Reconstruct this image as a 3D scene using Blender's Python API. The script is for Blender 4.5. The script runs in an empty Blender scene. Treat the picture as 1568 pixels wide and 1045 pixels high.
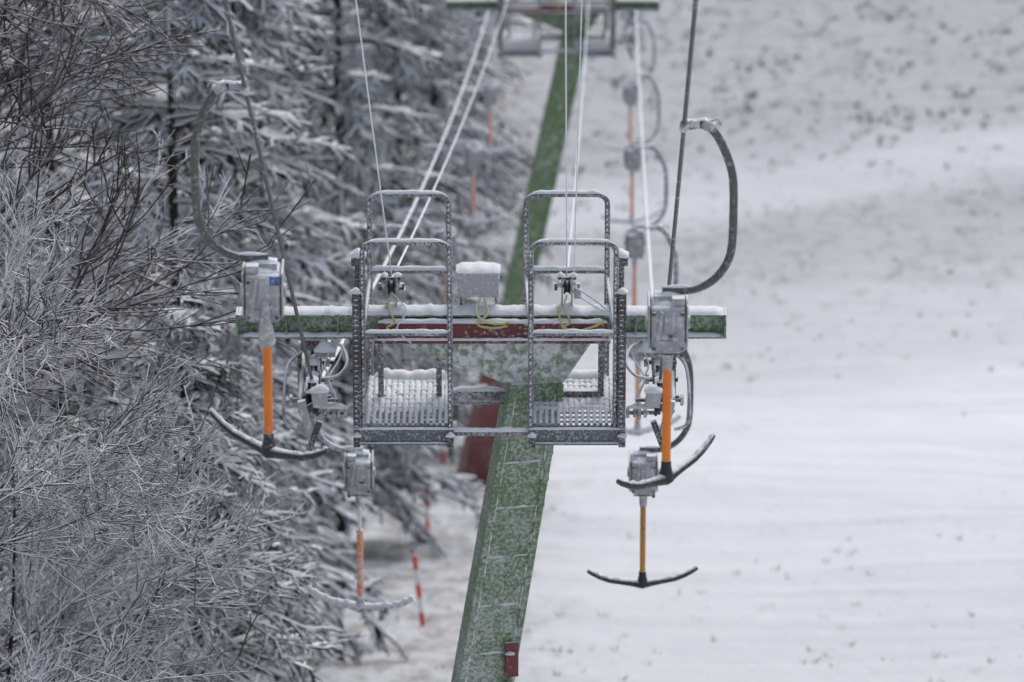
import bpy, math, random
import numpy as np
from mathutils import Vector, Matrix, noise as mnoise

random.seed(7)
PITCH = math.radians(22)          # mean gradient of the piste
CP, SP = math.cos(PITCH), math.sin(PITCH)
scene = bpy.context.scene

def H(x, s, n):
    """hill frame -> world. x across the piste, s downhill, n normal to the mean gradient. Origin = tower head."""
    return Vector((x, s*CP + n*SP, -s*SP + n*CP))

# ------------------------------------------------------------------ materials
def new_mat(name):
    m = bpy.data.materials.new(name); m.use_nodes = True
    nt = m.node_tree; nt.nodes.clear()
    out = nt.nodes.new('ShaderNodeOutputMaterial')
    b = nt.nodes.new('ShaderNodeBsdfPrincipled')
    nt.links.new(b.outputs[0], out.inputs[0])
    return m, nt, b

def N(nt, t, **kw):
    n = nt.nodes.new(t)
    for k, v in kw.items():
        setattr(n, k, v)
    return n

def maprange(nt, src, a, b, c=0.0, d=1.0):
    n = N(nt, 'ShaderNodeMapRange'); n.clamp = True
    n.inputs[1].default_value = a; n.inputs[2].default_value = b
    n.inputs[3].default_value = c; n.inputs[4].default_value = d
    nt.links.new(src, n.inputs[0]); return n.outputs[0]

def math_n(nt, op, a, b=None):
    n = N(nt, 'ShaderNodeMath', operation=op)
    for i, v in enumerate((a, b)):
        if v is None: continue
        if isinstance(v, (int, float)): n.inputs[i].default_value = v
        else: nt.links.new(v, n.inputs[i])
    return n.outputs[0]

def mixcol(nt, fac, a, b):
    n = N(nt, 'ShaderNodeMix', data_type='RGBA')
    if isinstance(fac, (int, float)): n.inputs[0].default_value = fac
    else: nt.links.new(fac, n.inputs[0])
    for idx, v in ((6, a), (7, b)):
        if isinstance(v, tuple): n.inputs[idx].default_value = (*v, 1)
        else: nt.links.new(v, n.inputs[idx])
    return n.outputs[2]

def noise_n(nt, vec, scale, detail=4, rough=.55):
    n = N(nt, 'ShaderNodeTexNoise'); n.inputs['Scale'].default_value = scale
    n.inputs['Detail'].default_value = detail; n.inputs['Roughness'].default_value = rough
    if vec is not None: nt.links.new(vec, n.inputs['Vector'])
    return n.outputs['Fac']

SNOW = (.80, .82, .86)
def frosted(name, base, base2=None, rough=.5, metal=0.0, top=(.45, .8), speck=(.60, .66), sscale=22, speck_amt=.9, bump=.4, rust=None):
    m, nt, b = new_mat(name)
    tc = N(nt, 'ShaderNodeTexCoord').outputs['Object']
    geo = N(nt, 'ShaderNodeNewGeometry')
    sep = N(nt, 'ShaderNodeSeparateXYZ'); nt.links.new(geo.outputs['Normal'], sep.inputs[0])
    n1 = noise_n(nt, tc, sscale, 4, .65)
    n2 = noise_n(nt, tc, 2.7, 3)
    nz = math_n(nt, 'ADD', sep.outputs[2], math_n(nt, 'MULTIPLY', math_n(nt, 'SUBTRACT', n1, .5), .5))
    topf = maprange(nt, nz, *top)
    spf = maprange(nt, math_n(nt, 'ADD', n1, math_n(nt, 'MULTIPLY', math_n(nt, 'SUBTRACT', n2, .5), .45)), speck[0], speck[1], 0, speck_amt)
    f = math_n(nt, 'MAXIMUM', topf, spf)
    b2 = base2 if base2 else tuple(c*.6 for c in base)
    col = mixcol(nt, maprange(nt, n2, .35, .65), base, b2)
    if rust:
        n3 = noise_n(nt, tc, 5.5, 6, .7)
        col = mixcol(nt, maprange(nt, n3, rust, rust+.03), col, (.10, .028, .02))
    col = mixcol(nt, f, col, SNOW)
    nt.links.new(col, b.inputs['Base Color'])
    nt.links.new(maprange(nt, f, 0, 1, rough, .8), b.inputs['Roughness'])
    if metal: nt.links.new(maprange(nt, f, 0, .5, metal, 0), b.inputs['Metallic'])
    bp = N(nt, 'ShaderNodeBump'); bp.inputs['Strength'].default_value = bump; bp.inputs['Distance'].default_value = .012
    nt.links.new(math_n(nt, 'ADD', f, n1), bp.inputs['Height'])
    nt.links.new(bp.outputs[0], b.inputs['Normal'])
    return m

def foliage_mat(name, c1, top, nscale, namp, snow=SNOW):
    """light shader for vegetation: snow on up-facing sides, broken up by a soft noise"""
    m = bpy.data.materials.new(name); m.use_nodes = True
    nt = m.node_tree; nt.nodes.clear()
    out = nt.nodes.new('ShaderNodeOutputMaterial'); d = nt.nodes.new('ShaderNodeBsdfDiffuse'); nt.links.new(d.outputs[0], out.inputs[0])
    tc = N(nt, 'ShaderNodeTexCoord').outputs['Object']
    geo = N(nt, 'ShaderNodeNewGeometry')
    sep = N(nt, 'ShaderNodeSeparateXYZ'); nt.links.new(geo.outputs['Normal'], sep.inputs[0])
    n1 = noise_n(nt, tc, nscale, 1)
    nz = math_n(nt, 'ADD', sep.outputs[2], math_n(nt, 'MULTIPLY', math_n(nt, 'SUBTRACT', n1, .5), namp))
    col = mixcol(nt, maprange(nt, nz, *top), c1, snow)
    nt.links.new(col, d.inputs[0]); return m

def snow_mat():
    m, nt, b = new_mat('packed_snow')
    tc = N(nt, 'ShaderNodeTexCoord').outputs['Object']
    n1 = noise_n(nt, tc, 30, 5, .7)
    nt.links.new(mixcol(nt, maprange(nt, n1, .3, .7), (.74, .77, .82), (.88, .89, .91)), b.inputs['Base Color'])
    b.inputs['Roughness'].default_value = .7
    bp = N(nt, 'ShaderNodeBump'); bp.inputs['Strength'].default_value = .7; bp.inputs['Distance'].default_value = .015
    nt.links.new(n1, bp.inputs['Height']); nt.links.new(bp.outputs[0], b.inputs['Normal'])
    return m

M = {}
M['snow'] = snow_mat()
M['green'] = frosted('green_paint_rimed', (.120, .195, .080), (.090, .155, .060), .5, 0, speck=(.40, .70), sscale=34, speck_amt=.60, rust=.70)
M['green_head'] = frosted('green_paint_snow_crusted', (.27, .36, .23), (.21, .30, .17), .5, 0, speck=(.38, .58), sscale=18, bump=.9, speck_amt=.88)
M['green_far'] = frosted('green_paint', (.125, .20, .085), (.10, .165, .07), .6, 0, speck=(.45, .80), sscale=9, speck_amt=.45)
M['red'] = frosted('red_oxide_paint', (.17, .035, .035), (.12, .028, .028), .5, 0, speck=(.56, .72), sscale=26, speck_amt=.6)
M['steel'] = frosted('dark_galvanised_rail', (.13, .13, .135), (.09, .09, .095), .5, .3, speck=(.42, .66), sscale=60, speck_amt=.85, bump=.6)
M['post'] = frosted('dark_steel_post', (.075, .065, .065), (.05, .045, .045), .6, .2, speck=(.50, .70), sscale=60, speck_amt=.75)
M['toe'] = frosted('blue_grey_steel', (.15, .17, .19), (.10, .12, .135), .5, .4, speck=(.50, .72), sscale=40, speck_amt=.6)
M['galv'] = frosted('galvanised_housing', (.40, .41, .425), (.27, .28, .29), .38, .35, top=(.5, .8), speck=(.50, .66), sscale=14, speck_amt=.7)
M['arm'] = frosted('grey_bent_tube', (.13, .13, .125), (.09, .09, .085), .45, .3, top=(.75, 1.1), speck=(.54, .76), sscale=30, speck_amt=.45)
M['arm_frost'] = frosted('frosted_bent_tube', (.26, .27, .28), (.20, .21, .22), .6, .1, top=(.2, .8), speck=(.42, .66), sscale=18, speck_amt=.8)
M['blackm'] = frosted('black_rubber_metal', (.02, .02, .022), (.03, .03, .03), .5, 0, top=(.45, .9), speck=(.62, .76), sscale=40, speck_amt=.5)
M['bar_frost'] = frosted('rimed_black_bar', (.10, .10, .105), (.13, .13, .135), .7, 0, top=(-.2, .4), speck=(.32, .55), sscale=22)
M['orange'] = frosted('orange_plastic_tube', (.85, .24, .015), (.75, .19, .015), .4, 0, top=(.8, 1.2), speck=(.66, .84), sscale=18, speck_amt=.5)
M['orange_frost'] = frosted('orange_tube_frosted', (.80, .25, .09), (.75, .24, .09), .5, 0, speck=(.42, .66), sscale=30, speck_amt=.75)
M['yellow_tube'] = frosted('amber_tube', (.55, .26, .03), (.42, .18, .02), .4, 0, speck=(.60, .78), sscale=40)
M['cable_dark'] = frosted('steel_rope', (.09, .09, .10), (.06, .06, .07), .5, .3, top=(.85, 1.3), speck=(.6, .7), sscale=9, speck_amt=.5)
M['cable_white'] = frosted('rime_coated_rope', (.6, .62, .66), (.7, .72, .75), .7, 0, speck=(.3, .5))
M['grate'] = frosted('snowy_grating', (.24, .26, .29), (.18, .20, .22), .5, .2, top=(.3, .8), speck=(.44, .64), sscale=50, speck_amt=.75)
M['yellow_wire'] = frosted('yellow_wire', (.62, .55, .12), (.5, .42, .1), .5, 0, speck=(.6, .7), sscale=30)
M['white_box'] = frosted('grey_enamel', (.45, .46, .48), (.36, .37, .39), .5, 0, speck=(.50, .66), sscale=40)
M['blue'] = frosted('blue_label', (.06, .18, .42), (.05, .12, .32), .5, 0, speck=(.5, .6), sscale=40)
M['pole_red'] = frosted('pole_red', (.75, .03, .03), (.65, .03, .03), .5, 0, top=(.8, 1.2), speck=(.8, .9))
M['pole_white'] = frosted('pole_white', (.8, .81, .83), (.75, .75, .77), .5, 0)
M['bark'] = foliage_mat('bark', (.045, .038, .034), (.35, .9), 6, .9)
M['twig'] = foliage_mat('frosted_twigs', (.062, .052, .050), (-.40, .42), .8, 1.9, (.86, .87, .90))
M['twig_dark'] = foliage_mat('brown_twigs', (.072, .050, .044), (.05, 1.0), 1.1, 1.6, (.68, .67, .69))
M['bough'] = foliage_mat('snow_laden_bough', (.028, .040, .028), (-.15, .22), 2.0, 1.1, (.88, .89, .92))
M['needles'] = foliage_mat('frosted_spruce_needles', (.024, .040, .025), (-.15, .65), .9, 1.7, (.84, .86, .89))
M['grass'] = foliage_mat('dead_grass', (.15, .13, .115), (.5, 1.1), 3, .8)

# ------------------------------------------------------------------ mesh builders
class Part:
    def __init__(s, name, mat, bevel=0, smooth=False, seg=2):
        s.name, s.mat, s.bevel, s.smooth, s.seg = name, mat, bevel, smooth, seg
        s.v, s.f = [], []
    def add(s, vs, fs):
        o = len(s.v); s.v += [tuple(v) for v in vs]; s.f += [tuple(i+o for i in f) for f in fs]
    def box(s, c, size, rot=None):
        hx, hy, hz = (a/2 for a in size)
        vs = [Vector((x*hx, y*hy, z*hz)) for z in (-1, 1) for y in (-1, 1) for x in (-1, 1)]
        if rot: vs = [rot @ v for v in vs]
        vs = [v+Vector(c) for v in vs]
        s.add(vs, [(0,2,3,1),(4,5,7,6),(0,1,5,4),(2,6,7,3),(0,4,6,2),(1,3,7,5)])
    def b(s, x0, x1, y0, y1, z0, z1):
        s.box(((x0+x1)/2, (y0+y1)/2, (z0+z1)/2), (x1-x0, y1-y0, z1-z0))
    def prism(s, poly, y0, y1):
        n = len(poly)
        vs = [Vector((p[0], y0, p[1])) for p in poly]+[Vector((p[0], y1, p[1])) for p in poly]
        s.add(vs, [tuple(range(n)), tuple(range(2*n-1, n-1, -1))]+[(i, i+n, (i+1) % n+n, (i+1) % n) for i in range(n)])
    def tube(s, pts, r, n=10):
        pts = [Vector(p) for p in pts]; k = len(pts)
        rs = r if isinstance(r, (list, tuple)) else [r]*k
        up = None; rings = []
        for i, p in enumerate(pts):
            a = pts[max(i-1, 0)]; c = pts[min(i+1, k-1)]
            t = (c-a).normalized()
            if up is None:
                up = Vector((0, 0, 1)) if abs(t.z) < .9 else Vector((0, 1, 0))
            sd = t.cross(up).normalized(); up = sd.cross(t).normalized()
            rings.append([p+rs[i]*(math.cos(q)*sd+math.sin(q)*up) for q in [2*math.pi*j/n for j in range(n)]])
        vs = [v for rg in rings for v in rg]; fs = []
        for i in range(k-1):
            for j in range(n):
                fs.append((i*n+j, i*n+(j+1) % n, (i+1)*n+(j+1) % n, (i+1)*n+j))
        fs += [tuple(range(n-1, -1, -1)), tuple((k-1)*n+j for j in range(n))]
        s.add(vs, fs)
    def ridge(s, p0, p1, w, h, step=.03, amp=.5):
        """lumpy snow lying along a rail"""
        p0, p1 = Vector(p0), Vector(p1); L = (p1-p0).length; k = max(4, int(L/step)); t = (p1-p0).normalized()
        sd = t.cross(Vector((0, 0, 1))).normalized(); up = sd.cross(t)
        m = 7; vs = []; fs = []; off = random.random()*100
        for i in range(k+1):
            p = p0.lerp(p1, i/k)
            e = min(1, min(i, k-i)/2.5+.25)
            hn = h*e*(1+amp*mnoise.noise(Vector((i*step*9+off, 0, 0)))+.5*amp*mnoise.noise(Vector((i*step*31+off, 3, 0))))
            wn = w/2*(1+.3*amp*mnoise.noise(Vector((i*step*12+off, 7, 0))))*(.6+.4*e)
            for j in range(m):
                a = math.pi*j/(m-1)
                vs.append(p+sd*(math.cos(a)*wn)+up*(math.sin(a)*hn-.002))
        for i in range(k):
            for j in range(m-1):
                fs.append((i*m+j, (i+1)*m+j, (i+1)*m+j+1, i*m+j+1))
        fs += [tuple(range(m)), tuple(k*m+j for j in range(m))]
        s.add(vs, fs)
    def make(s, parent):
        me = bpy.data.meshes.new(s.name); me.from_pydata(s.v, [], s.f); me.update()
        ob = bpy.data.objects.new(s.name, me); scene.collection.objects.link(ob)
        me.materials.append(M[s.mat])
        if s.smooth:
            for p in me.polygons: p.use_smooth = True
            if hasattr(me, 'set_sharp_from_angle'): me.set_sharp_from_angle(angle=math.radians(50))
        if s.bevel:
            md = ob.modifiers.new('bevel', 'BEVEL'); md.width = s.bevel; md.segments = s.seg; md.limit_method = 'ANGLE'
        if parent: ob.parent = parent
        return ob

class Group:
    def __init__(s, name, loc=(0, 0, 0), rotz=0):
        s.e = bpy.data.objects.new(name, None); scene.collection.objects.link(s.e)
        s.e.empty_display_size = .2
        s.e.location = loc; s.e.rotation_euler = (0, 0, rotz); s.parts = []
    def part(s, *a, **k):
        p = Part(*a, **k); s.parts.append(p); return p
    def finish(s):
        for p in s.parts:
            if p.v: p.make(s.e)

def smooth_path(pts, sub=5):
    pts = [Vector(p) for p in pts]; out = []
    for i in range(len(pts)-1):
        p0 = pts[max(i-1, 0)]; p1 = pts[i]; p2 = pts[i+1]; p3 = pts[min(i+2, len(pts)-1)]
        for j in range(sub):
            t = j/sub
            out.append(.5*((2*p1)+(-p0+p2)*t+(2*p0-5*p1+4*p2-p3)*t*t+(-p0+3*p1-3*p2+p3)*t**3))
    out.append(pts[-1]); return out

# ------------------------------------------------------------------ lift tower
def build_tower(loc, lean, length, near=True, red_len=0.0):
    G = Group('ski_lift_tower', loc)
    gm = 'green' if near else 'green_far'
    beam = G.part('cross_beam', gm, bevel=.004)
    beam.b(-2.17, 2.07, -.10, .10, .265, .285)
    beam.b(-2.17, 2.07, -.10, .10, .060, .080)
    beam.b(-2.17, 2.07, -.012, .012, .0805, .2645)
    beam.b(-2.19, -2.172, -.10, .10, .06, .285)
    beam.b(2.072, 2.09, -.10, .10, .06, .285)
    for x in (-1.75, -1.3, 1.3, 1.72):
        beam.b(x-.006, x+.006, -.095, -.0125, .081, .264)
    red = G.part('red_channel', 'red', bevel=.004)
    red.b(-.95, 1.05, -.165, -.103, .085, .235)
    red.b(-.98, 1.08, -.185, -.103, .048, .082)
    sn = G.part('snow_on_beam', 'snow', smooth=True)
    sn.ridge((-2.16, 0, .284), (-1.2, 0, .284), .19, .028)
    sn.ridge((-1.22, 0, .284), (1.15, 0, .284), .20, .045)
    sn.ridge((1.12, 0, .284), (2.06, 0, .284), .19, .035)
    sn.ridge((-.94, -.135, .234), (1.04, -.135, .234), .07, .03)
    sn.ridge((-.97, -.175, .08), (1.07, -.175, .08), .03, .022)
    sn.ridge((-2.15, -.06, .079), (-1.0, -.06, .079), .08, .03)
    sn.ridge((1.1, -.06, .079), (2.05, -.06, .079), .08, .03)
    sn.ridge((-1.42, -.02, .29), (-1.28, -.02, .29), .2, .06)
    sn.ridge((-.90, 0, .29), (-.68, 0, .29), .2, .07)
    sn.ridge((.58, 0, .29), (.8, 0, .29), .2, .07)
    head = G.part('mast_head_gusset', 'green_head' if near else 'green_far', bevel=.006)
    head.prism([(-.80, .045), (.14, -.345), (.67, -.345), (.92, .045)], -.13, .15)
    # mast : leaning tapered box column
    def mast_x(z): return .415+lean*(z+.33)
    RZ = Matrix.Rotation(math.radians(11), 3, 'Z')
    def mast(part, z0, z1, w0, w1, d0, d1):
        vs = []
        for z, w, d in ((z0, w0, d0), (z1, w1, d1)):
            for a, b_ in ((-1, -1), (1, -1), (1, 1), (-1, 1)):
                v = RZ @ Vector((a*w/2, b_*d/2, 0)); vs.append(v+Vector((mast_x(z), 0, z)))
        part.add(vs, [(3,2,1,0),(4,5,6,7)]+[(i, (i+1) % 4, (i+1) % 4+4, i+4) for i in range(4)])
    zb = -length
    ms = G.part('mast', gm, bevel=.008)
    zr = zb+red_len
    wt = lambda z: .455+.010*(-z-.34)
    mast(ms, zr, -.34, wt(zr), wt(-.34), .36, .30)
    fl = G.part('mast_flanges', gm, bevel=.003)
    for sx in (-1, 1):
        vs = []
        for z in (zr, -.36):
            w = wt(z)/2; d = (.36 if z == zr else .30)/2
            xa = sx*(w-.045); xb = sx*(w+.012)
            for x, y in ((min(xa, xb), -d-.020), (max(xa, xb), -d-.020), (max(xa, xb), -d+.004), (min(xa, xb), -d+.004)):
                vs.append(RZ @ Vector((x, y, 0))+Vector((mast_x(z), 0, z)))
        fl.add(vs, [(3,2,1,0),(4,5,6,7)]+[(i, (i+1) % 4, (i+1) % 4+4, i+4) for i in range(4)])
    if near:
        sw = G.part('snow_on_weld_seams', 'snow', smooth=True); z = -.62
        while z > -7:
            w = wt(z)/2-.05; d = (.30+.06*(-z-.34)/8.4)/2+.001
            c = Vector((mast_x(z), 0, z))
            x0 = -w
            while x0 < w-.03:
                x1 = min(w, x0+random.uniform(.05, .3))
                sw.ridge(RZ @ Vector((x0, -d, 0))+c, RZ @ Vector((x1, -d, 0))+c, .020, .013, step=.015, amp=.9)
                x0 = x1+random.choice([0, 0, .03, .08])
            z -= random.uniform(.42, .5)
        for sx, pr in ((-1, .85), (1, .45)):
            z = -.45
            while z > -7:
                dz = random.uniform(.03, .12)
                if random.random() < pr:
                    pp = []
                    for q in (z, z-dz/2, z-dz):
                        d = (.30+.06*(-q-.34)/8.4)/2+.003
                        pp.append(RZ @ Vector((sx*(wt(q)/2-.048), -d, 0))+Vector((mast_x(q), 0, q)))
                    sw.tube(pp, [.004, random.uniform(.008, .014), .004], 6)
                z -= dz
        # bolted red splice plate near the lower joint
        rp = G.part('red_splice_plate', 'red', bevel=.006)
        for zc in (-3.00, -3.40):
            c = RZ @ Vector((wt(zc)/2-.05, -.195, 0))+Vector((mast_x(zc), 0, zc))
            rp.box(c, (.12, .03, .34), RZ); rp.box(c+Vector((-.02, -.03, .03)), (.06, .04, .07), RZ)
            sw.ridge(c+Vector((-.06, -.03, .068)), c+Vector((.03, -.03, .068)), .06, .03)
        for zc in (-1.0, -1.25, -1.5):
            c = RZ @ Vector((wt(zc)/2+.02, -.05, 0))+Vector((mast_x(zc), 0, zc)); rp.box(c, (.03, .06, .14), RZ)
    if red_len:
        rb = G.part('mast_red_base', 'red', bevel=.01); mast(rb, zb, zr-.001, .80, .70, .6, .5)
        ft = G.part('concrete_foot', 'post', bevel=.03); ft.b(mast_x(zb)-.9, mast_x(zb)+.7, -.6, .6, zb-.5, zb+.04); ft.b(mast_x(zb)-1.3, mast_x(zb)-.95, -.5, .0, zb-.4, zb+.12)
    else:
        ft = G.part('concrete_foot', 'galv', bevel=.03); ft.b(mast_x(zb)-.6, mast_x(zb)+.6, -.6, .6, zb-.5, zb+.2)
    # ---- maintenance cages
    rail = G.part('cage_rails', 'steel', smooth=True)
    posts = G.part('cage_outer_posts', 'post', bevel=.005)
    toe = G.part('cage_toe_boards', 'toe', bevel=.005)
    gr = G.part('cage_floor_grating', 'grate', bevel=.006)
    sr = G.part('snow_on_cages', 'snow', smooth=True)
    YF, YB, ZF, ZT = -.65, .50, -.53, 1.17
    for side, (f0, f1, b0, b1) in ((-1, (-1.065, -.315, -1.03, -.335)), (1, (.383, 1.114, .343, 1.057))):
        for (a, c, y, zt) in ((f0, f1, YF, ZT), (b0, b1, YB, ZT+.01)):
            r = .09
            pts = [(a, y, ZF-.06), (a, y, .3), (a, y, zt-r)]+[(a+r*(1-math.cos(q)), y, zt-r+r*math.sin(q)) for q in (.4, .8, 1.2)] \
                + [(a+r, y, zt), (c-r, y, zt)]+[(c-r*(1-math.sin(q)), y, zt-r+r*math.cos(q)) for q in (.4, .8, 1.2)]+[(c, y, zt-r), (c, y, .3), (c, y, ZF-.06)]
            rail.tube(pts, .024, 8)
            sr.ridge((a+.06, y, zt+.018), (c-.06, y, zt+.018), .055, .024)
            if near:   # rime clinging along the uprights
                for xx in (a, c):
                    for k in range(34):
                        zz = ZF+k*.049+random.uniform(-.01, .01)
                        if random.random() < .85:
                            sr.tube([(xx-.006, y-.024, zz), (xx-.004, y-.028, zz+.014), (xx, y-.024, zz+.028)], [.003, random.uniform(.007, .012), .003], 5)
        rail.tube([(f0, YF, .33), (f1, YF, .33)], .022, 8); sr.ridge((f0, YF, .345), (f1, YF, .345), .05, .026)
        rail.tube([(b0, YB, .46), (b1, YB, .46)], .022, 8); sr.ridge((b0, YB, .478), (b1, YB, .478), .055, .035)
        for (fa, ba) in ((f0, b0), (f1, b1)):
            rail.tube([(fa, YF, .33), (ba, YB, .40)], .018, 8)
            rail.tube([(fa, YF, ZF-.03), (ba, YB, ZF-.03)], .022, 8)
        ox = f0-.055 if side < 0 else f1+.055
        posts.b(ox-.035, ox+.035, YF-.05, YF+.02, -.62, .72)
        posts.b(ox-.03, ox+.03, .05, .12, -.55, .70)
        for k in range(27):
            z = -.56+k*.047
            sr.ridge((ox-.022, YF-.052, z), (ox+.008+random.uniform(-.01, .01), YF-.052, z), .012, .010, step=.01)
        sr.ridge((ox-.05, YF-.01, .72), (ox+.05, YF-.01, .72), .1, .04)
        posts.b(ox-.06, ox+.06, .0, .16, .70, .78); sr.ridge((ox-.07, .08, .78), (ox+.07, .08, .78), .17, .06)
        # floor grating : bearer flats running front-back with snow lodged between cross rods
        x = f0+.02
        while x < f1-.02:
            gr.b(x, x+.030, YF+.03, YB-.02, ZF-.03, ZF+.012)
            y = YF+.30+random.uniform(-.05, .05)
            while y < YB-.06:
                L = random.uniform(.08, .3)
                sr.ridge((x+.022, y, ZF+.008), (x+.022, min(y+L, YB-.03), ZF+.008), .052, .018, step=.04)
                y += L+random.choice([0, .01, .02])
            x += .052
        y = YF+.08
        while y < YB-.03:
            gr.b(f0, f1, y, y+.012, ZF-.052, ZF-.031); 
            if y > -.3: sr.ridge((f0+.01, y, ZF+.006), (f1-.01, y, ZF+.006), .035, .018, step=.03)
            y += .10
        sr.ridge((b0+.03, YB-.05, ZF+.01), (b1, YB-.05, ZF+.01), .16, .06)
        ta, tb = (f0-.09, f1+.03) if side < 0 else (f0-.02, f1+.09)
        toe.b(ta, tb, YF-.055, YF-.03, -.685, -.535); toe.b(ta, tb, YF-.075, YF-.056, -.56, -.535); toe.b(ta, tb, YF-.075, YF-.056, -.685, -.665)
        sr.ridge((ta, YF-.055, -.536), (tb, YF-.055, -.536), .04, .012)
        sr.ridge((ta, YF-.066, -.664), (tb, YF-.066, -.664), .02, .010)
        for xx in (ta+.03, tb-.03):
            posts.b(xx-.03, xx+.03, YF-.11, YF-.076, -.69, -.59); sr.ridge((xx-.04, YF-.09, -.59), (xx+.04, YF-.09, -.59), .07, .04)
            posts.tube([(xx, YF-.111, -.64), (xx, YF-.13, -.64)], .018, 6)
    rail.tube([(-.34, YF, -.60), (.40, YF, -.60)], .027, 8); sr.ridge((-.34, YF, -.578), (.40, YF, -.578), .05, .03)
    rail.tube([(-.9, 0, -.585), (1.0, 0, -.585)], .02, 8)
    arm = G.part('cage_support_arms', 'steel', bevel=.005)
    arm.b(-.31, .22, -.04, .04, -.54, -.46); sr.ridge((-.30, 0, -.461), (.14, 0, -.461), .08, .03)
    arm.b(.64, 1.0, -.04, .04, -.54, -.46)
    for x in (-.93, 1.0, -.42, .5): arm.b(x-.025, x+.025, -.025, .025, -.52, .058)
    # ---- junction box
    jb = G.part('junction_box', 'white_box', bevel=.012)
    jb.b(-.255, .105, .02, .26, .40, .63); jb.b(-.262, .112, .01, .27, .56, .58)
    leg = G.part('junction_box_legs', 'steel', bevel=.003)
    leg.b(-.235, -.215, .1, .14, .285, .40); leg.b(.07, .09, .1, .14, .285, .40)
    sr.ridge((-.27, .14, .628), (.12, .14, .628), .26, .035)
    # ---- guide pulleys for the telephone lines
    pb = G.part('line_pulley_brackets', 'galv', bevel=.004)
    pw = G.part('line_pulleys', 'blackm', smooth=True)
    wy = G.part('yellow_wires', 'yellow_wire', smooth=True)
    ww = G.part('white_wires', 'cable_white', smooth=True)
    for x in (-.83, .70):
        pb.b(x-.050, x-.036, -.05, .05, .285, .62); pb.b(x+.036, x+.050, -.05, .05, .285, .62)
        pb.b(x-.08, x+.08, -.07, .07, .286, .31)
        pw.tube([(x-.03, 0, .52), (x-.01, 0, .52), (x+.01, 0, .52), (x+.03, 0, .52)], [.085, .06, .06, .085], 18)
        pw.tube([(x-.11, 0, .52), (x+.11, 0, .52)], .017, 8); pw.tube([(x-.08, 0, .59), (x+.08, 0, .59)], .013, 8)
        pw.tube([(x-.11, -.02, .52), (x-.085, -.02, .52)], .035, 6); pw.tube([(x+.085, -.02, .52), (x+.11, -.02, .52)], .035, 6)
        sr.ridge((x-.09, 0, .62), (x-.03, 0, .62), .08, .03); sr.ridge((x+.02, 0, .62), (x+.09, 0, .62), .08, .03)
        sr.ridge((x-.09, -.02, .53), (x-.05, -.02, .53), .08, .03); sr.ridge((x+.05, -.02, .53), (x+.1, -.02, .53), .08, .03)
        sr.ridge((x-.08, 0, .31), (x+.08, 0, .31), .14, .05)
        pb.b(x+.06, x+.12, -.06, .02, .42, .50)
        wy.tube(smooth_path([(x, -.07, .46), (x-.03, -.13, .36), (x+.03, -.17, .25), (x-.04, -.19, .20), (x+.05, -.19, .15)]), .009, 6)
    ww.tube(smooth_path([(.72, -.05, .55), (.88, -.1, .47), (1.05, -.15, .34), (1.10, -.2, .2), (1.06, -.2, .08)]), .009, 6)
    ww.tube(smooth_path([(.72, -.03, .50), (.95, -.1, .36), (1.13, -.15, .30)]), .008, 6)
    ww.tube(smooth_path([(-.83, -.05, .48), (-.70, -.1, .33), (-.78, -.2, .2), (-.66, -.2, .06)]), .007, 6)
    wy.tube(smooth_path([(-.06, .0, .40), (-.09, -.12, .33), (-.03, -.18, .26), (.12, -.19, .24), (.2, -.19, .26)]), .012, 6)
    wy.tube(smooth_path([(-.02, .0, .40), (.01, -.12, .31), (-.08, -.18, .23), (.05, -.195, .20), (.18, -.195, .22)]), .010, 6)
    wy.tube(smooth_path([(.62, -.1, .36), (.66, -.19, .22), (.78, -.19, .17), (.95, -.19, .22), (1.02, -.19, .27)]), .011, 6)
    # ---- sheave batteries (hold-down rollers over the haul rope)
    bk = G.part('sheave_brackets', 'post', bevel=.005)
    sh = G.part('sheaves', 'blackm', smooth=True)
    gp = G.part('sheave_housings', 'galv', bevel=.01)
    lp = G.part('rope_catcher_loops', 'arm_frost', smooth=True)
    for sd in (-1, 1):
        cx = 1.51*sd
        bk.b(cx-.11, cx+.11, -.13, .13, -.04, .058)
        bk.b(cx+.13*sd-.015, cx+.13*sd+.015, -.12, .12, -.50, -.041)
        bk.b(cx+.10*sd-.015, cx+.10*sd+.015, -.72, .72, -.36, -.25)
        for y in (-.60, -.20, .20, .60):
            c = Vector((cx, y, -.28))
            sh.tube([c+Vector((dx, 0, 0)) for dx in (-.055, -.035, -.014, .014, .035, .055)], [.17, .17, .13, .13, .17, .17], 24)
            gp.tube([c+Vector((-.062, 0, 0)), c+Vector((-.05, 0, 0))], .08, 14)
            gp.tube([c+Vector((.05, 0, 0)), c+Vector((.062, 0, 0))], .08, 14)
            sh.tube([c+Vector((-.13, 0, 0)), c+Vector((.16, 0, 0))], .024, 8)
            gp.tube([c+Vector((-.095*sd, 0, 0)), c+Vector((-.13*sd, 0, 0))], .045, 6)
            sr.ridge(c+Vector((-.055, 0, .162)), c+Vector((.055, 0, .162)), .16, .04)
            sr.ridge(c+Vector((-.05, -.13, .10)), c+Vector((.05, -.13, .10)), .08, .03)
        sr.ridge((cx+.10*sd, -.70, -.25), (cx+.10*sd, .70, -.25), .05, .04)
        # inboard shaft, nuts, plates
        yy = -.62
        bk.tube([(cx, yy, -.42), (cx-.30*sd, yy, -.42)], .020, 8)
        bk.tube([(cx+.2*sd, yy, -.30), (cx-.22*sd, yy, -.30)], .020, 8)
        for dx, rr in ((.12, .045), (.17, .06), (.21, .045), (.27, .05)):
            gp.tube([(cx-dx*sd, yy, -.42), (cx-(dx+.03)*sd, yy, -.42)], rr, 6)
        gp.tube([(cx+.17*sd, yy, -.30), (cx+.20*sd, yy, -.30)], .055, 8)
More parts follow.
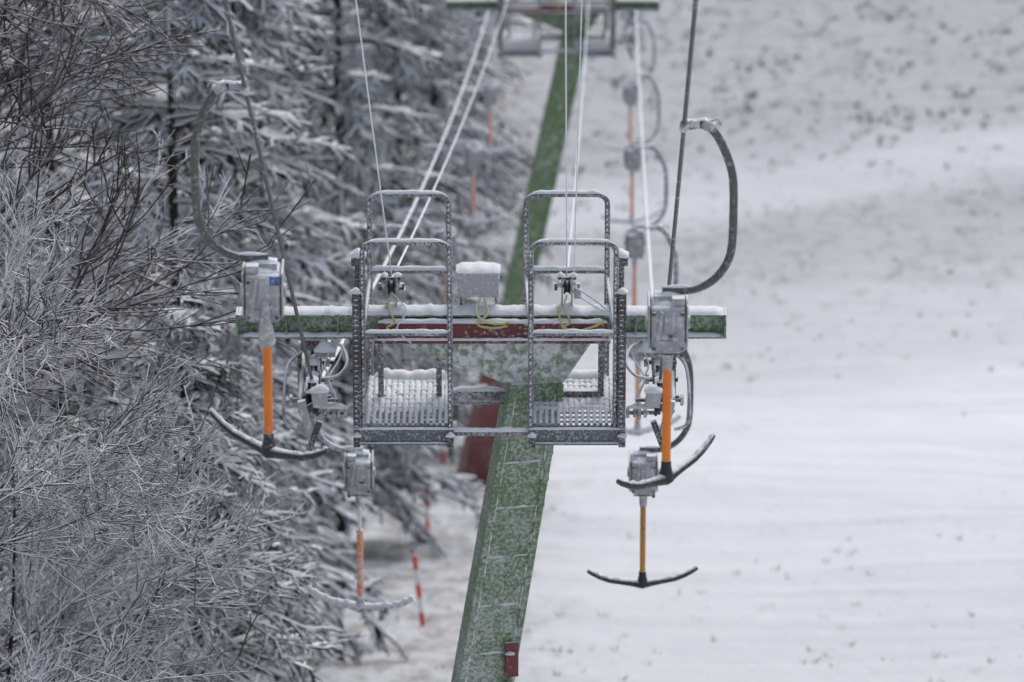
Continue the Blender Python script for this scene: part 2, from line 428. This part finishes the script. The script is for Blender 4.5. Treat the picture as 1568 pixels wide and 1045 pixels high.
        sr.ridge((min(cx, cx-.30*sd), yy, -.37), (max(cx, cx-.30*sd), yy, -.37), .06, .035)
        gp.box((cx-.07*sd, -.82, -.20), (.13, .08, .15), Matrix.Rotation(.12*sd, 3, 'Y')); gp.box((cx+.05*sd, -.84, -.38), (.07, .06, .34), Matrix.Rotation(.22*sd, 3, 'Y'))
        sr.ridge((cx-.07*sd-.08, -.82, -.13), (cx-.07*sd+.08, -.82, -.13), .12, .06)
        bk.box((cx-.02*sd, -.86, -.54), (.05, .05, .30), Matrix.Rotation(-.35*sd, 3, 'Y'))
        bk.box((cx+.02*sd, -.83, -.28), (.20, .03, .05), Matrix.Rotation(.5*sd, 3, 'Y'))
        lp.tube(smooth_path([(cx+.10*sd, -.1, -.05), (cx+.22*sd, -.3, -.10), (cx+.25*sd, -.5, -.3), (cx+.24*sd, -.6, -.52), (cx+.12*sd, -.62, -.58)]), .016, 8)
        lp.tube(smooth_path([(cx-.16*sd, -.1, .04), (cx-.26*sd, -.3, .06), (cx-.30*sd, -.5, .0), (cx-.22*sd, -.6, -.08), (cx-.08*sd, -.62, -.1)]), .014, 8)
        ww.tube(smooth_path([(cx-.28*sd, -.1, .05), (cx-.22*sd, -.3, -.06), (cx-.14*sd, -.5, -.15), (cx-.2*sd, -.6, -.3), (cx-.1*sd, -.65, -.42)]), .010, 6)
        wy.tube(smooth_path([(cx-.2*sd, -.1, .05), (cx-.1*sd, -.3, -.10), (cx-.18*sd, -.45, -.2)]), .009, 6)
        gp.box((cx-.10*sd, -.14, -.05), (.18, .12, .05)); sr.ridge((cx-.10*sd-.10, -.14, -.025), (cx-.10*sd+.10, -.14, -.025), .14, .08)
    G.finish(); return G

T1 = H(-.22, 0, 0); T2 = H(.87, 65, 6.60)
build_tower(T1, .158, 8.9, True)
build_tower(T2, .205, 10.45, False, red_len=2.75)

# ------------------------------------------------------------------ ropes
def rope(side, s):
    if s <= 0:
        return ((1.29 if side > 0 else -1.73)+.0083*s, -.43-.1958*s)
    if s <= 65:
        t = s/65
        return ((1.29+.0185*s) if side > 0 else (-1.73+.0195*s), -.43+7.1*t-.45*4*t*(1-t))
    return ((1.29+.0185*s) if side > 0 else (-1.73+.0195*s), 6.67+.15*(s-65))
def ropeP(side, s):
    x, n = rope(side, s); return H(x, s, n)
G = Group('haul_rope', (0, 0, 0))
for sd in (-1, 1):
    p = G.part('rope_uphill', 'cable_dark', smooth=True); p.tube([ropeP(sd, s) for s in np.linspace(-70, 0, 30)], .016, 8)
    p = G.part('rope_downhill', 'cable_white', smooth=True); p.tube([ropeP(sd, s) for s in np.linspace(.01, 65, 60)]+[ropeP(sd, s) for s in (80, 100, 130)], .019, 8)
G.finish()
G = Group('telephone_line', (0, 0, 0))
for x0, xn, xf in ((-1.05, -1.12, .04), (.48, .385, 1.57)):
    p = G.part('line_uphill', 'cable_white', smooth=True)
    p.tube([H(x0+(xn-x0)*(-s/9.), s, .55-.2107*s) for s in np.linspace(-65, 0, 24)], .006, 6)
    p = G.part('line_downhill', 'cable_white', smooth=True)
    p.tube([H(x0+(xf-x0)*s/65, s, .55+6.75*s/65-.25*4*(s/65)*(1-s/65)) for s in np.linspace(0, 65, 40)]+[H(xf+1, 130, 16)], .011, 6)
p = G.part('line_spare', 'cable_white', smooth=True)
p.tube([H(.54+.0045*s, s, .5-.2107*s) for s in np.linspace(-65, 0, 24)], .005, 6)
G.finish()

# ------------------------------------------------------------------ T-bar hangers
def hanger(side, s, rot=0, tube='orange', ext=0, near=False, frost=False):
    P = ropeP(side, s)
    G = Group('tbar_hanger', P, 0)
    m = side
    X = lambda x: x*m
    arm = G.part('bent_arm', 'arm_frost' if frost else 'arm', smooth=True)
    path = smooth_path([(X(.03), 0, .0), (X(.12), 0, .012), (X(.20), 0, -.03), (X(.27), 0, -.14), (X(.335), 0, -.32), (X(.355), 0, -.50), (X(.35), 0, -.88),
                        (X(.31), 0, -1.04), (X(.22), 0, -1.16), (X(.10), 0, -1.225), (X(-.02), 0, -1.24), (X(-.14), 0, -1.235)], 5)
    arm.tube(path, .030, 12)
    gp = G.part('rope_grip', 'galv', bevel=.006, smooth=False)
    d = (ropeP(side, s+.1)-ropeP(side, s-.1)).normalized()
    gp.tube([-d*.09, d*.09], .032, 10)
    gp.box((X(.06), 0, .02), (.10, .06, .05)); gp.box((X(.17), 0, .01), (.09, .07, .06), Matrix.Rotation(.5*m, 3, 'Y'))
    gp.tube([(X(.15), -.05, .0), (X(.15), .05, .0)], .02, 8); gp.tube([(X(.05), -.04, .05), (X(.05), .04, -.02)], .014, 8)
    gp.tube([(X(.16), 0, .03), (X(.24), 0, .055), (X(.255), 0, .01)], .012, 6)
    bx = X(-.10)
    hs = G.part('spring_box', 'galv', bevel=.035, seg=3)
    hs.box((bx, 0, -1.49), (.25, .30, .35))
    h2 = G.part('spring_box_plates', 'galv', bevel=.006)
    h2.box((bx-.135, .01, -1.47), (.014, .30, .33)); h2.box((bx+.135, .01, -1.47), (.014, .30, .33))
    h2.box((bx-.03, -.156, -1.60), (.14, .012, .07)); h2.box((bx+.01, -.157, -1.42), (.08, .012, .18))
    h2.box((bx-.06, -.16, -1.46), (.03, .02, .24), Matrix.Rotation(.15, 3, 'Y'))
    h2.box((bx, 0, -1.29), (.20, .12, .06)); h2.box((bx+.07*m, -.10, -1.275), (.09, .08, .05))
    dk = G.part('spring_box_fittings', 'post', bevel=.003)
    for sx in (-1, 1):
        for zz in (-1.36, -1.62): dk.tube([(bx+sx*.10, -.145, zz), (bx+sx*.10, -.168, zz)], .016, 6)
        h2.tube([(bx+sx*.138, 0, -1.48), (bx+sx*.16, 0, -1.48)], .05, 12)
    dk.box((bx+.03, -.165, -1.52), (.05, .02, .03)); dk.box((bx, -.153, -1.665), (.20, .012, .015)); dk.box((bx+.10*m, -.05, -1.69), (.03, .1, .05))
    if near and side < 0:
        lb = G.part('blue_label', 'blue', bevel=.002); lb.box((bx+.085, -.157, -1.35), (.07, .01, .07))
    cn = G.part('rope_guide_cone', 'galv', smooth=True)
    if near and side < 0:
        cn.tube([(bx+.02, -.17, -1.50), (bx+.02, -.175, -1.58), (bx+.02, -.12, -1.72), (bx+.02, -.05, -1.80), (bx+.02, -.02, -1.85)], [.03, .035, .05, .055, .06], 14)
        cn.tube([(bx+.02, -.02, -1.66), (bx+.02, -.02, -1.86)], .04, 12)
    else:
        cn.tube([(bx, 0, -1.66), (bx, 0, -1.72), (bx, 0, -1.74), (bx, 0, -1.84)], [.075, .07, .042, .035], 14)
    ox = bx+(.02 if near and side < 0 else 0)
    if ext:
        c2 = G.part('pull_cord', 'cable_white', smooth=True); c2.tube([(ox, 0, -1.84), (ox, 0, -1.86-ext)], .018, 8)
    tb = G.part('pull_tube', tube, smooth=True)
    tb.tube([(ox, 0, -1.84-ext), (ox, 0, -2.60-ext)], .032 if tube != 'yellow_tube' else .028, 14)
    zt = -2.62-ext; c, sn_ = math.cos(rot), math.sin(rot)
    T = lambda q, z: (ox+q*c, q*sn_, zt+z)
    t = G.part('tbar_crossbar', 'bar_frost' if frost else 'blackm', smooth=True)
    prof = [(-.55, .085), (-.50, .055), (-.42, .012), (-.32, -.025), (-.2, -.045), (-.1, -.06), (0, -.075), (.1, -.06), (.2, -.045), (.32, -.025), (.42, .012), (.50, .055), (.55, .085)]
    rr = [.018, .024, .027, .029, .031, .036, .048, .036, .031, .029, .027, .024, .018]
    if frost: rr = [q*1.25 for q in rr]
    t.tube([T(*q) for q in prof], rr, 10)
    t.tube([T(0, .07), T(0, .02), T(0, -.03), T(0, -.09)], [.036, .038, .05, .055], 12)
    s2 = G.part('snow_on_tbar', 'snow', smooth=True)
    for a, b_ in zip(prof[:-1], prof[1:]):
        if abs(a[0]) < .06 or abs(b_[0]) < .06: continue
        if near and random.random() < .12: continue
        s2.ridge(Vector(T(*a))+Vector((0, 0, .020)), Vector(T(*b_))+Vector((0, 0, .020)), .034 if not frost else .055, .018 if not frost else .03, step=.02, amp=.8)
    s2.ridge((bx-.11, 0, -1.312), (bx+.11, 0, -1.312), .22, .03)
    s2.ridge((bx-.09, 0, -1.258), (bx+.09, 0, -1.258), .10, .03)
    s2.ridge((min(X(-.12), X(.08)), 0, -1.212), (max(X(-.12), X(.08)), 0, -1.212), .035, .018)
    s2.ridge((min(X(.04), X(.2)), 0, .045), (max(X(.04), X(.2)), 0, .045), .04, .015)
    G.finish()

hanger(1, -9.9, math.radians(50), near=True)
hanger(-1, -11, math.radians(-40), near=True)
hanger(1, 6, math.radians(4), tube='yellow_tube')
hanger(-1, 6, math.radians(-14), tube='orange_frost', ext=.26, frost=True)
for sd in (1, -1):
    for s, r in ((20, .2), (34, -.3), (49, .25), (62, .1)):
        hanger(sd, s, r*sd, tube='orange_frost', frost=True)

# ------------------------------------------------------------------ ground
def gn(s, x=0):
    s = np.asarray(s, float)
    n = np.where(s <= 65, -8.3+.076*s, 0)
    n = np.where(s < 0, -8.3-.10*s, n)
    t = s-65
    n = np.where((s > 65) & (s <= 125), -3.36+.076*t+.0017*t*t, n)
    n = np.where((s > 125) & (s <= 300), 7.32+.28*(s-125), n)
    n = np.where(s > 300, 56.32+.398*(s-300), n)
    return n
xs = np.unique(np.concatenate([-np.geomspace(16, 2500, 26), np.arange(-15.5, 24, .32), np.geomspace(24.5, 2500, 26)]))
ss = np.unique(np.concatenate([-np.geomspace(5, 160, 18), np.arange(-4, 25, 1.5), np.arange(26, 150, .30), np.geomspace(151, 5000, 40)]))
X, S = np.meshgrid(xs, ss)
NN = gn(S)
flat = np.stack([X.ravel(), S.ravel()], 1)
nz = np.array([mnoise.noise(Vector((a*.12, b*.10, 1)))*.35+mnoise.noise(Vector((a*.6, b*.5, 5)))*.07+mnoise.noise(Vector((a*2.1, b*1.6, 9)))*.05 if -20 < a < 28 and -10 < b < 160 else 0 for a, b in flat])
NN = NN.ravel()+nz
vw = np.stack([flat[:, 0], flat[:, 1]*CP+NN*SP, -flat[:, 1]*SP+NN*CP], 1)
def ground_h(x, s):
    return float(gn(s))+mnoise.noise(Vector((x*.12, s*.10, 1)))*.35+mnoise.noise(Vector((x*.6, s*.5, 5)))*.07
def fast_mesh(name, verts, quads, mats, midx=None):
    me = bpy.data.meshes.new(name)
    me.vertices.add(len(verts)); me.vertices.foreach_set('co', np.ascontiguousarray(verts, dtype=np.float32).ravel())
    k = quads.shape[1]
    me.loops.add(quads.size); me.loops.foreach_set('vertex_index', np.ascontiguousarray(quads, dtype=np.int32).ravel())
    me.polygons.add(len(quads)); me.polygons.foreach_set('loop_start', np.arange(0, quads.size, k, dtype=np.int32))
    me.polygons.foreach_set('loop_total', np.full(len(quads), k, dtype=np.int32))
    for m_ in mats: me.materials.append(m_)
    if midx is not None: me.polygons.foreach_set('material_index', np.ascontiguousarray(midx, dtype=np.int32))
    me.update(calc_edges=True); return me
W = len(xs); R_ = len(ss)
ii, jj = np.meshgrid(np.arange(R_-1), np.arange(W-1), indexing='ij'); base = (ii*W+jj).ravel()
quads = np.stack([base, base+1, base+W+1, base+W], 1)

m, nt, b = new_mat('snowy_piste')
at = N(nt, 'ShaderNodeAttribute', attribute_name='hill').outputs['Vector']
sep = N(nt, 'ShaderNodeSeparateXYZ'); nt.links.new(at, sep.inputs[0])
wob = noise_n(nt, at, .25, 3)
spr = math_n(nt, 'ADD', math_n(nt, 'SUBTRACT', sep.outputs[1], math_n(nt, 'MULTIPLY', sep.outputs[0], .55)), math_n(nt, 'MULTIPLY', wob, 6))
ramp = N(nt, 'ShaderNodeValToRGB'); nt.links.new(maprange(nt, spr, 20, 150), ramp.inputs[0])
stops = [(0, .42), (.20, .38), (.34, .26), (.41, .10), (.48, .12), (.52, .44), (.58, .52), (.63, .82), (.675, .88), (.70, .50), (.725, .46), (.76, .84), (1, .96)]
cr = ramp.color_ramp
while len(cr.elements) > 1: cr.elements.remove(cr.elements[-1])
cr.elements[0].position = 0; cr.elements[0].color = (.42,)*3+(1,)
for p_, v_ in stops[1:]:
    e = cr.elements.new(p_); e.color = (v_, v_, v_, 1)
dens = ramp.outputs[0]
mp = N(nt, 'ShaderNodeMapping'); mp.inputs['Scale'].default_value = (1, .40, 1); nt.links.new(at, mp.inputs[0])
f1 = noise_n(nt, mp.outputs[0], 2.0, 5, .68)
f2 = noise_n(nt, mp.outputs[0], .45, 4, .6)
mix_n = math_n(nt, 'ADD', math_n(nt, 'MULTIPLY', f1, .72), math_n(nt, 'MULTIPLY', f2, .38))
thr = math_n(nt, 'SUBTRACT', math_n(nt, 'ADD', mix_n, math_n(nt, 'MULTIPLY', dens, .20)), .70)
dirt = maprange(nt, thr, 0, .17, 0, .62)
mp2 = N(nt, 'ShaderNodeMapping'); mp2.inputs['Scale'].default_value = (.10, 1.0, 1); mp2.inputs['Rotation'].default_value = (0, 0, .09); nt.links.new(at, mp2.inputs[0])
stripe = maprange(nt, noise_n(nt, mp2.outputs[0], .8, 5, .65), .40, .66)
snowc = mixcol(nt, math_n(nt, 'MULTIPLY', stripe, .55), (.78, .805, .85), (.57, .59, .635))
snowc = mixcol(nt, math_n(nt, 'MULTIPLY', dens, .9), snowc, (.36, .368, .392))
dcol = mixcol(nt, maprange(nt, f2, .35, .65), (.165, .152, .145), (.25, .247, .25))
col = mixcol(nt, dirt, snowc, dcol)
# trampled, thinly covered strip under the lift line and forest edge
lx = math_n(nt, 'ADD', sep.outputs[0], math_n(nt, 'MULTIPLY', math_n(nt, 'SUBTRACT', f2, .5), 5))
strip = math_n(nt, 'MULTIPLY', maprange(nt, lx, 1.2, -.6), maprange(nt, f1, .42, .60, .10, .75))
col = mixcol(nt, strip, col, (.24, .222, .21))
nt.links.new(col, b.inputs['Base Color'])
b.inputs['Roughness'].default_value = .85
bp = N(nt, 'ShaderNodeBump'); bp.inputs['Strength'].default_value = .6; bp.inputs['Distance'].default_value = .10
nt.links.new(f1, bp.inputs['Height']); nt.links.new(bp.outputs[0], b.inputs['Normal'])
me = fast_mesh('snowy_ground', vw, quads, [m])
a_ = me.attributes.new('hill', 'FLOAT_VECTOR', 'POINT')
hv = np.zeros((len(flat), 3), np.float32); hv[:, :2] = flat; a_.data.foreach_set('vector', hv.ravel())
me.polygons.foreach_set('use_smooth', np.ones(len(me.polygons), bool))
ob = bpy.data.objects.new('snowy_ground', me); scene.collection.objects.link(ob)

# ------------------------------------------------------------------ grass tufts poking through
rng = np.random.default_rng(3)
def dens_at(x, s):
    t = (s-.55*x+3-20)/130
    return np.interp(t, [p for p, _ in stops], [v for _, v in stops])
V = []; Q = []
cnt = 0
while cnt < 2500:
    s = rng.uniform(24, 145); x = rng.uniform(-6, 14*(s+50)/150)
    if rng.random() > dens_at(x, s)**1.8*1.7: continue
    if mnoise.noise(Vector((x*.5, s*.25, 3))) < rng.uniform(-.30, .50): continue
    cnt += 1
    up_ = s-.55*x > 110
    h0 = ground_h(x, s); nb = 8; sc = rng.uniform(.2, .8)*(1.8 if up_ else 1)
    for k in range(nb):
        a = rng.uniform(0, 6.28); L = sc*rng.uniform(.06, .22); sp = rng.uniform(.03, .14)*sc
        p = H(x+math.cos(a)*sp*.6, s+math.sin(a)*sp*.6, h0-.04)
        q = p+Vector((math.cos(a)*L*.7+(.4*L if up_ else 0), math.sin(a)*L*.7, L)); w = Vector((-math.sin(a), math.cos(a), 0))*.018*sc
        o = len(V); V += [p-w, p+w, q+w*.2, q-w*.2]; Q.append((o, o+1, o+2, o+3))
me = fast_mesh('grass_tufts', np.array([tuple(v) for v in V]), np.array(Q), [M['grass']])
ob = bpy.data.objects.new('grass_tufts', me); scene.collection.objects.link(ob)

# ------------------------------------------------------------------ trees
srng = np.random.default_rng(99)
def seg_mesh(P0, P1, r0, r1, mode='rand'):
    d = P1-P0; d /= np.linalg.norm(d, axis=1)[:, None]+1e-9
    z = np.array([0, 0, 1.0]); sd = np.cross(d, z); l = np.linalg.norm(sd, axis=1); bad = l < 1e-3
    sd[bad] = (1, 0, 0); l[bad] = 1; sd /= l[:, None]; up = np.cross(sd, d)
    ph = srng.uniform(0, math.pi/3, len(P0)) if mode == 'rand' else np.full(len(P0), math.pi/3)
    vs = []
    for P, r in ((P0, r0), (P1, r1)):
        for a in (math.pi/6, 5*math.pi/6, 3*math.pi/2):
            vs.append(P+r[:, None]*(np.cos(a+ph)[:, None]*sd+np.sin(a+ph)[:, None]*up))
    V = np.stack(vs, 1).reshape(-1, 3); o = np.arange(len(P0))[:, None]*6
    Q = np.concatenate([o+np.array([0, 1, 4, 3]), o+np.array([1, 2, 5, 4]), o+np.array([2, 0, 3, 5])], 0)
    return V, Q
def poly(start, d, L, k, rng, wander=.15, trop=(0, 0, 0)):
    n = len(start); pts = [start]; d = d.copy(); tr = np.array(trop)
    for i in range(k):
        d = d+rng.normal(0, wander, (n, 3))+tr; d /= np.linalg.norm(d, axis=1)[:, None]
        pts.append(pts[-1]+d*(L/k)[:, None])
    return np.stack(pts, 1)
def spawn(pts, m, rng, t0, t1, ang, planar=None):
    n, k1, _ = pts.shape; k = k1-1
    t = rng.uniform(t0, t1, (n, m)); f = t*k; i = np.clip(f.astype(int), 0, k-1); fr = f-i
    ar = np.arange(n)[:, None]
    a = pts[ar, i]; c = pts[ar, i+1]; st = a+(c-a)*fr[..., None]
    d = c-a; d /= np.linalg.norm(d, axis=2)[..., None]+1e-9
    r = rng.normal(0, 1, d.shape)
    if planar is not None: r[..., 2] *= planar
    r -= (r*d).sum(2)[..., None]*d; r /= np.linalg.norm(r, axis=2)[..., None]+1e-9
    an = rng.uniform(ang[0], ang[1], (n, m))[..., None]
    dd = np.cos(an)*d+np.sin(an)*r
    return st.reshape(-1, 3), dd.reshape(-1, 3), t.ravel(), np.repeat(np.arange(n), m)
def segs(pts, r0, r1):
    n, k1, _ = pts.shape; k = k1-1
    w = np.linspace(0, 1, k1); r = r0[:, None]*(1-w)+r1[:, None]*w
    return pts[:, :-1].reshape(-1, 3), pts[:, 1:].reshape(-1, 3), r[:, :-1].ravel(), r[:, 1:].ravel()
def assemble(name, parts, mats):
    Vs, Qs, Ms = [], [], []; o = 0
    for pt in parts:
        V, Q = seg_mesh(*pt[0], mode=(pt[2] if len(pt) > 2 else 'rand')); Vs.append(V); Qs.append(Q+o); Ms.append(np.full(len(Q), pt[1])); o += len(V)
    return fast_mesh(name, np.concatenate(Vs), np.concatenate(Qs), mats, np.concatenate(Ms))
def bare_tree(name, seed, Ht, mats, cone=1.0):
    rng = np.random.default_rng(seed); A = np.array; parts = []
    tr = poly(A([[0, 0, -.5]]), A([[0, 0, 1.]]), A([Ht]), 12, rng, .05, (0, 0, .05))
    parts.append((segs(tr, A([.13]), A([.02])), 0))
    st, d, t, _ = spawn(tr, 24, rng, .12, .98, (.8, 1.3))
    L = (5.0*(1-.62*t)*cone)*rng.uniform(.8, 1.15, len(t))
    l1 = poly(st, d, L, 9, rng, .08, (.02, 0, .04)); parts.append((segs(l1, .010+.007*L, np.full(len(L), .008)), 1))
    st, d, t, p = spawn(l1, 11, rng, .10, 1, (.35, .8)); L2 = (.52*L[p]*(1-.5*t))*rng.uniform(.6, 1.2, len(t))+.4
    l2 = poly(st, d, L2, 6, rng, .09, (.02, 0, .03)); parts.append((segs(l2, np.full(len(L2), .015), np.full(len(L2), .008)), 1))
    st, d, t, p = spawn(l2, 7, rng, .1, 1, (.35, .85)); L3 = (.42*L2[p]*(1.1-.5*t))*rng.uniform(.6, 1.3, len(t))+.18
    l3 = poly(st, d, L3, 3, rng, .10, (0, 0, .03)); parts.append((segs(l3, np.full(len(L3), .011), np.full(len(L3), .007)), 1))
    st, d, t, p = spawn(l3, 3, rng, .15, .95, (.4, .9)); L4 = rng.uniform(.08, .28, len(t))
    l4 = poly(st, d, L4, 1, rng, .08); parts.append((segs(l4, np.full(len(L4), .0085), np.full(len(L4), .005)), 1))
    return assemble(name, parts, mats)
def spruce(name, seed, Ht, R, dens=1.0, fr=1.0):
    rng = np.random.default_rng(seed); A = np.array; parts = []
    tr = poly(A([[0, 0, -.5]]), A([[0, 0, 1.]]), A([Ht+.5]), 8, rng, .012, (0, 0, .05)); parts.append((segs(tr, A([.15]), A([.02])), 0))
    st, d, t, _ = spawn(tr, int(Ht*14*dens), rng, .07, .99, (1.2, 1.5))
    L = ((1-t)**.75*R+.30)*rng.uniform(.65, 1.15, len(t))
    d[:, 2] += -.35+.6*t
    pts = [st]; dd = d/np.linalg.norm(d, axis=1)[:, None]; k = 6
    for i in range(k):
        dd = dd+rng.normal(0, .05, dd.shape); dd[:, 2] += (-.13 if i < 5 else .08); dd /= np.linalg.norm(dd, axis=1)[:, None]
        pts.append(pts[-1]+dd*(L/k)[:, None])
    l1 = np.stack(pts, 1); parts.append((segs(l1, fr*(.034+.014*L), np.full(len(L), .030)*fr), 1, 'up'))
    # flat fans of side shoots, snow on their tops
    st, d, t, p = spawn(l1, 12, rng, .15, 1, (.5, 1.0), .12); L2 = (.26*L[p]*(1.15-t)+.15)*rng.uniform(.7, 1.25, len(t))
    l2 = poly(st, d, L2, 2, rng, .06, (0, 0, -.12))
    rr = rng.uniform(.030, .062, len(L2))*fr; parts.append((segs(l2, rr, rr*.5), 1, 'up'))
    # needle sprays in and below the fan
    st, d, t, p = spawn(l2, 8, rng, .05, 1, (.5, 1.1), .35); L3 = rng.uniform(.06, .17, len(t)); d[:, 2] -= .22
    l3 = poly(st+np.array([0, 0, -.008]), d, L3, 1, rng, .06, (0, 0, -.15)); parts.append((segs(l3, np.full(len(L3), .022*fr), np.full(len(L3), .007)), 2))
    return assemble(name, parts, [M['bark'], M['bough'], M['needles']])

bt = [bare_tree('bare_tree_a', 11, 14, [M['bark'], M['twig']]), bare_tree('bare_tree_b', 12, 15, [M['bark'], M['twig']])]
btd = bare_tree('bare_tree_dark', 13, 16, [M['bark'], M['twig_dark']])
sp = [spruce('spruce_a', 21, 16, 2.9), spruce('spruce_b', 22, 15, 2.6)]
sps = spruce('spruce_young', 23, 8.2, 2.3, 1.5, .75)
used = set()
def place(me, name, x, s, rz, sc=1.0, tilt=0):
    if me.name in used: me = me.copy()
    used.add(me.name)
    ob = bpy.data.objects.new(name, me); scene.collection.objects.link(ob)
    ob.location = H(x, s, ground_h(x, s)); ob.rotation_euler = (0, tilt, rz); ob.scale = (sc,)*3
for i, (x, s, r, sc, ti) in enumerate([(-6.0, 6, .3, .90, .10), (-5.0, 12, 2.1, .74, .12), (-7.2, 14, 4.0, .97, .08), (-5.6, 1, 5.2, .68, .14), (-4.4, 7, 3.3, .54, .15)]):
    place(bt[i % 2], 'frosted_bare_tree', x, s, r, sc, ti)
place(btd, 'brown_bare_tree', -7.4, 5, .7, 1.0, .03)
for i, (x, s, r, sc) in enumerate([(-4.7, 30, 0, 1), (-4.2, 42, 1, 1.1), (-6.4, 34, 2, 1.1), (-3.3, 58, 3, 1.15), (-5.4, 52, 4, 1.25), (-2.5, 76, 5, 1.2), (-1.8, 92, 1.5, 1.15), (-4.4, 84, 2.5, 1.2),
                                   (-3.0, 108, 3.5, 1.2)]):
    place(sp[i % 2], 'snowy_spruce_tree', x, s, r, sc)
place(sps, 'snowy_young_spruce_tree', -3.45, 15, 1.0, 1.0)
place(sps, 'snowy_young_spruce_tree', -3.75, 24, 2.4, .9)

# ------------------------------------------------------------------ slalom poles
for (x, s, h, ti) in ((-1.50, 46, 1.3, -.10), (-1.62, 60, 1.4, -.03), (-1.50, 74, 1.4, .06)):
    G = Group('slalom_pole', H(x, s, ground_h(x, s))); G.e.rotation_euler = (0, ti, 0)
    for k in range(5):
        p = G.part('band', 'pole_red' if k % 2 == 0 else 'pole_white', smooth=True)
        p.tube([(0, 0, h*k/5-.02*(k == 0)), (0, 0, h*(k+1)/5)], .040, 10)
    G.finish()

# ------------------------------------------------------------------ camera, light
cam = bpy.data.cameras.new('camera'); co = bpy.data.objects.new('camera', cam); scene.collection.objects.link(co)
co.location = H(0, -50, 0); co.rotation_euler = (math.radians(68), 0, 0)
cam.sensor_width = 36; cam.lens = 8750/1568*36; cam.clip_end = 8000
cam.dof.use_dof = True; cam.dof.focus_distance = 46.5; cam.dof.aperture_fstop = 2.3
scene.camera = co
w = bpy.data.worlds.new('World'); scene.world = w; w.use_nodes = True
nt = w.node_tree; bg = nt.nodes['Background']; sky = nt.nodes.new('ShaderNodeTexSky'); sky.sky_type = 'NISHITA'; sky.sun_disc = False
EL, AZ = math.radians(48), math.radians(20)
sky.sun_elevation = EL; sky.sun_rotation = AZ; sky.dust_density = 3; sky.ozone_density = 1
hs = nt.nodes.new('ShaderNodeHueSaturation'); hs.inputs['Saturation'].default_value = .6
nt.links.new(sky.outputs[0], hs.inputs['Color']); nt.links.new(hs.outputs[0], bg.inputs[0]); bg.inputs[1].default_value = .14
sl = bpy.data.lights.new('sun', 'SUN'); so = bpy.data.objects.new('sun', sl); scene.collection.objects.link(so)
sl.energy = 1.2; sl.angle = math.radians(35); sl.color = (1, .985, .96)
dv = Vector((math.sin(AZ)*math.cos(EL), math.cos(AZ)*math.cos(EL), math.sin(EL)))
so.rotation_euler = dv.to_track_quat('Z', 'Y').to_euler()
scene.view_settings.view_transform = 'Standard'; scene.view_settings.look = 'None'; scene.view_settings.exposure = 0
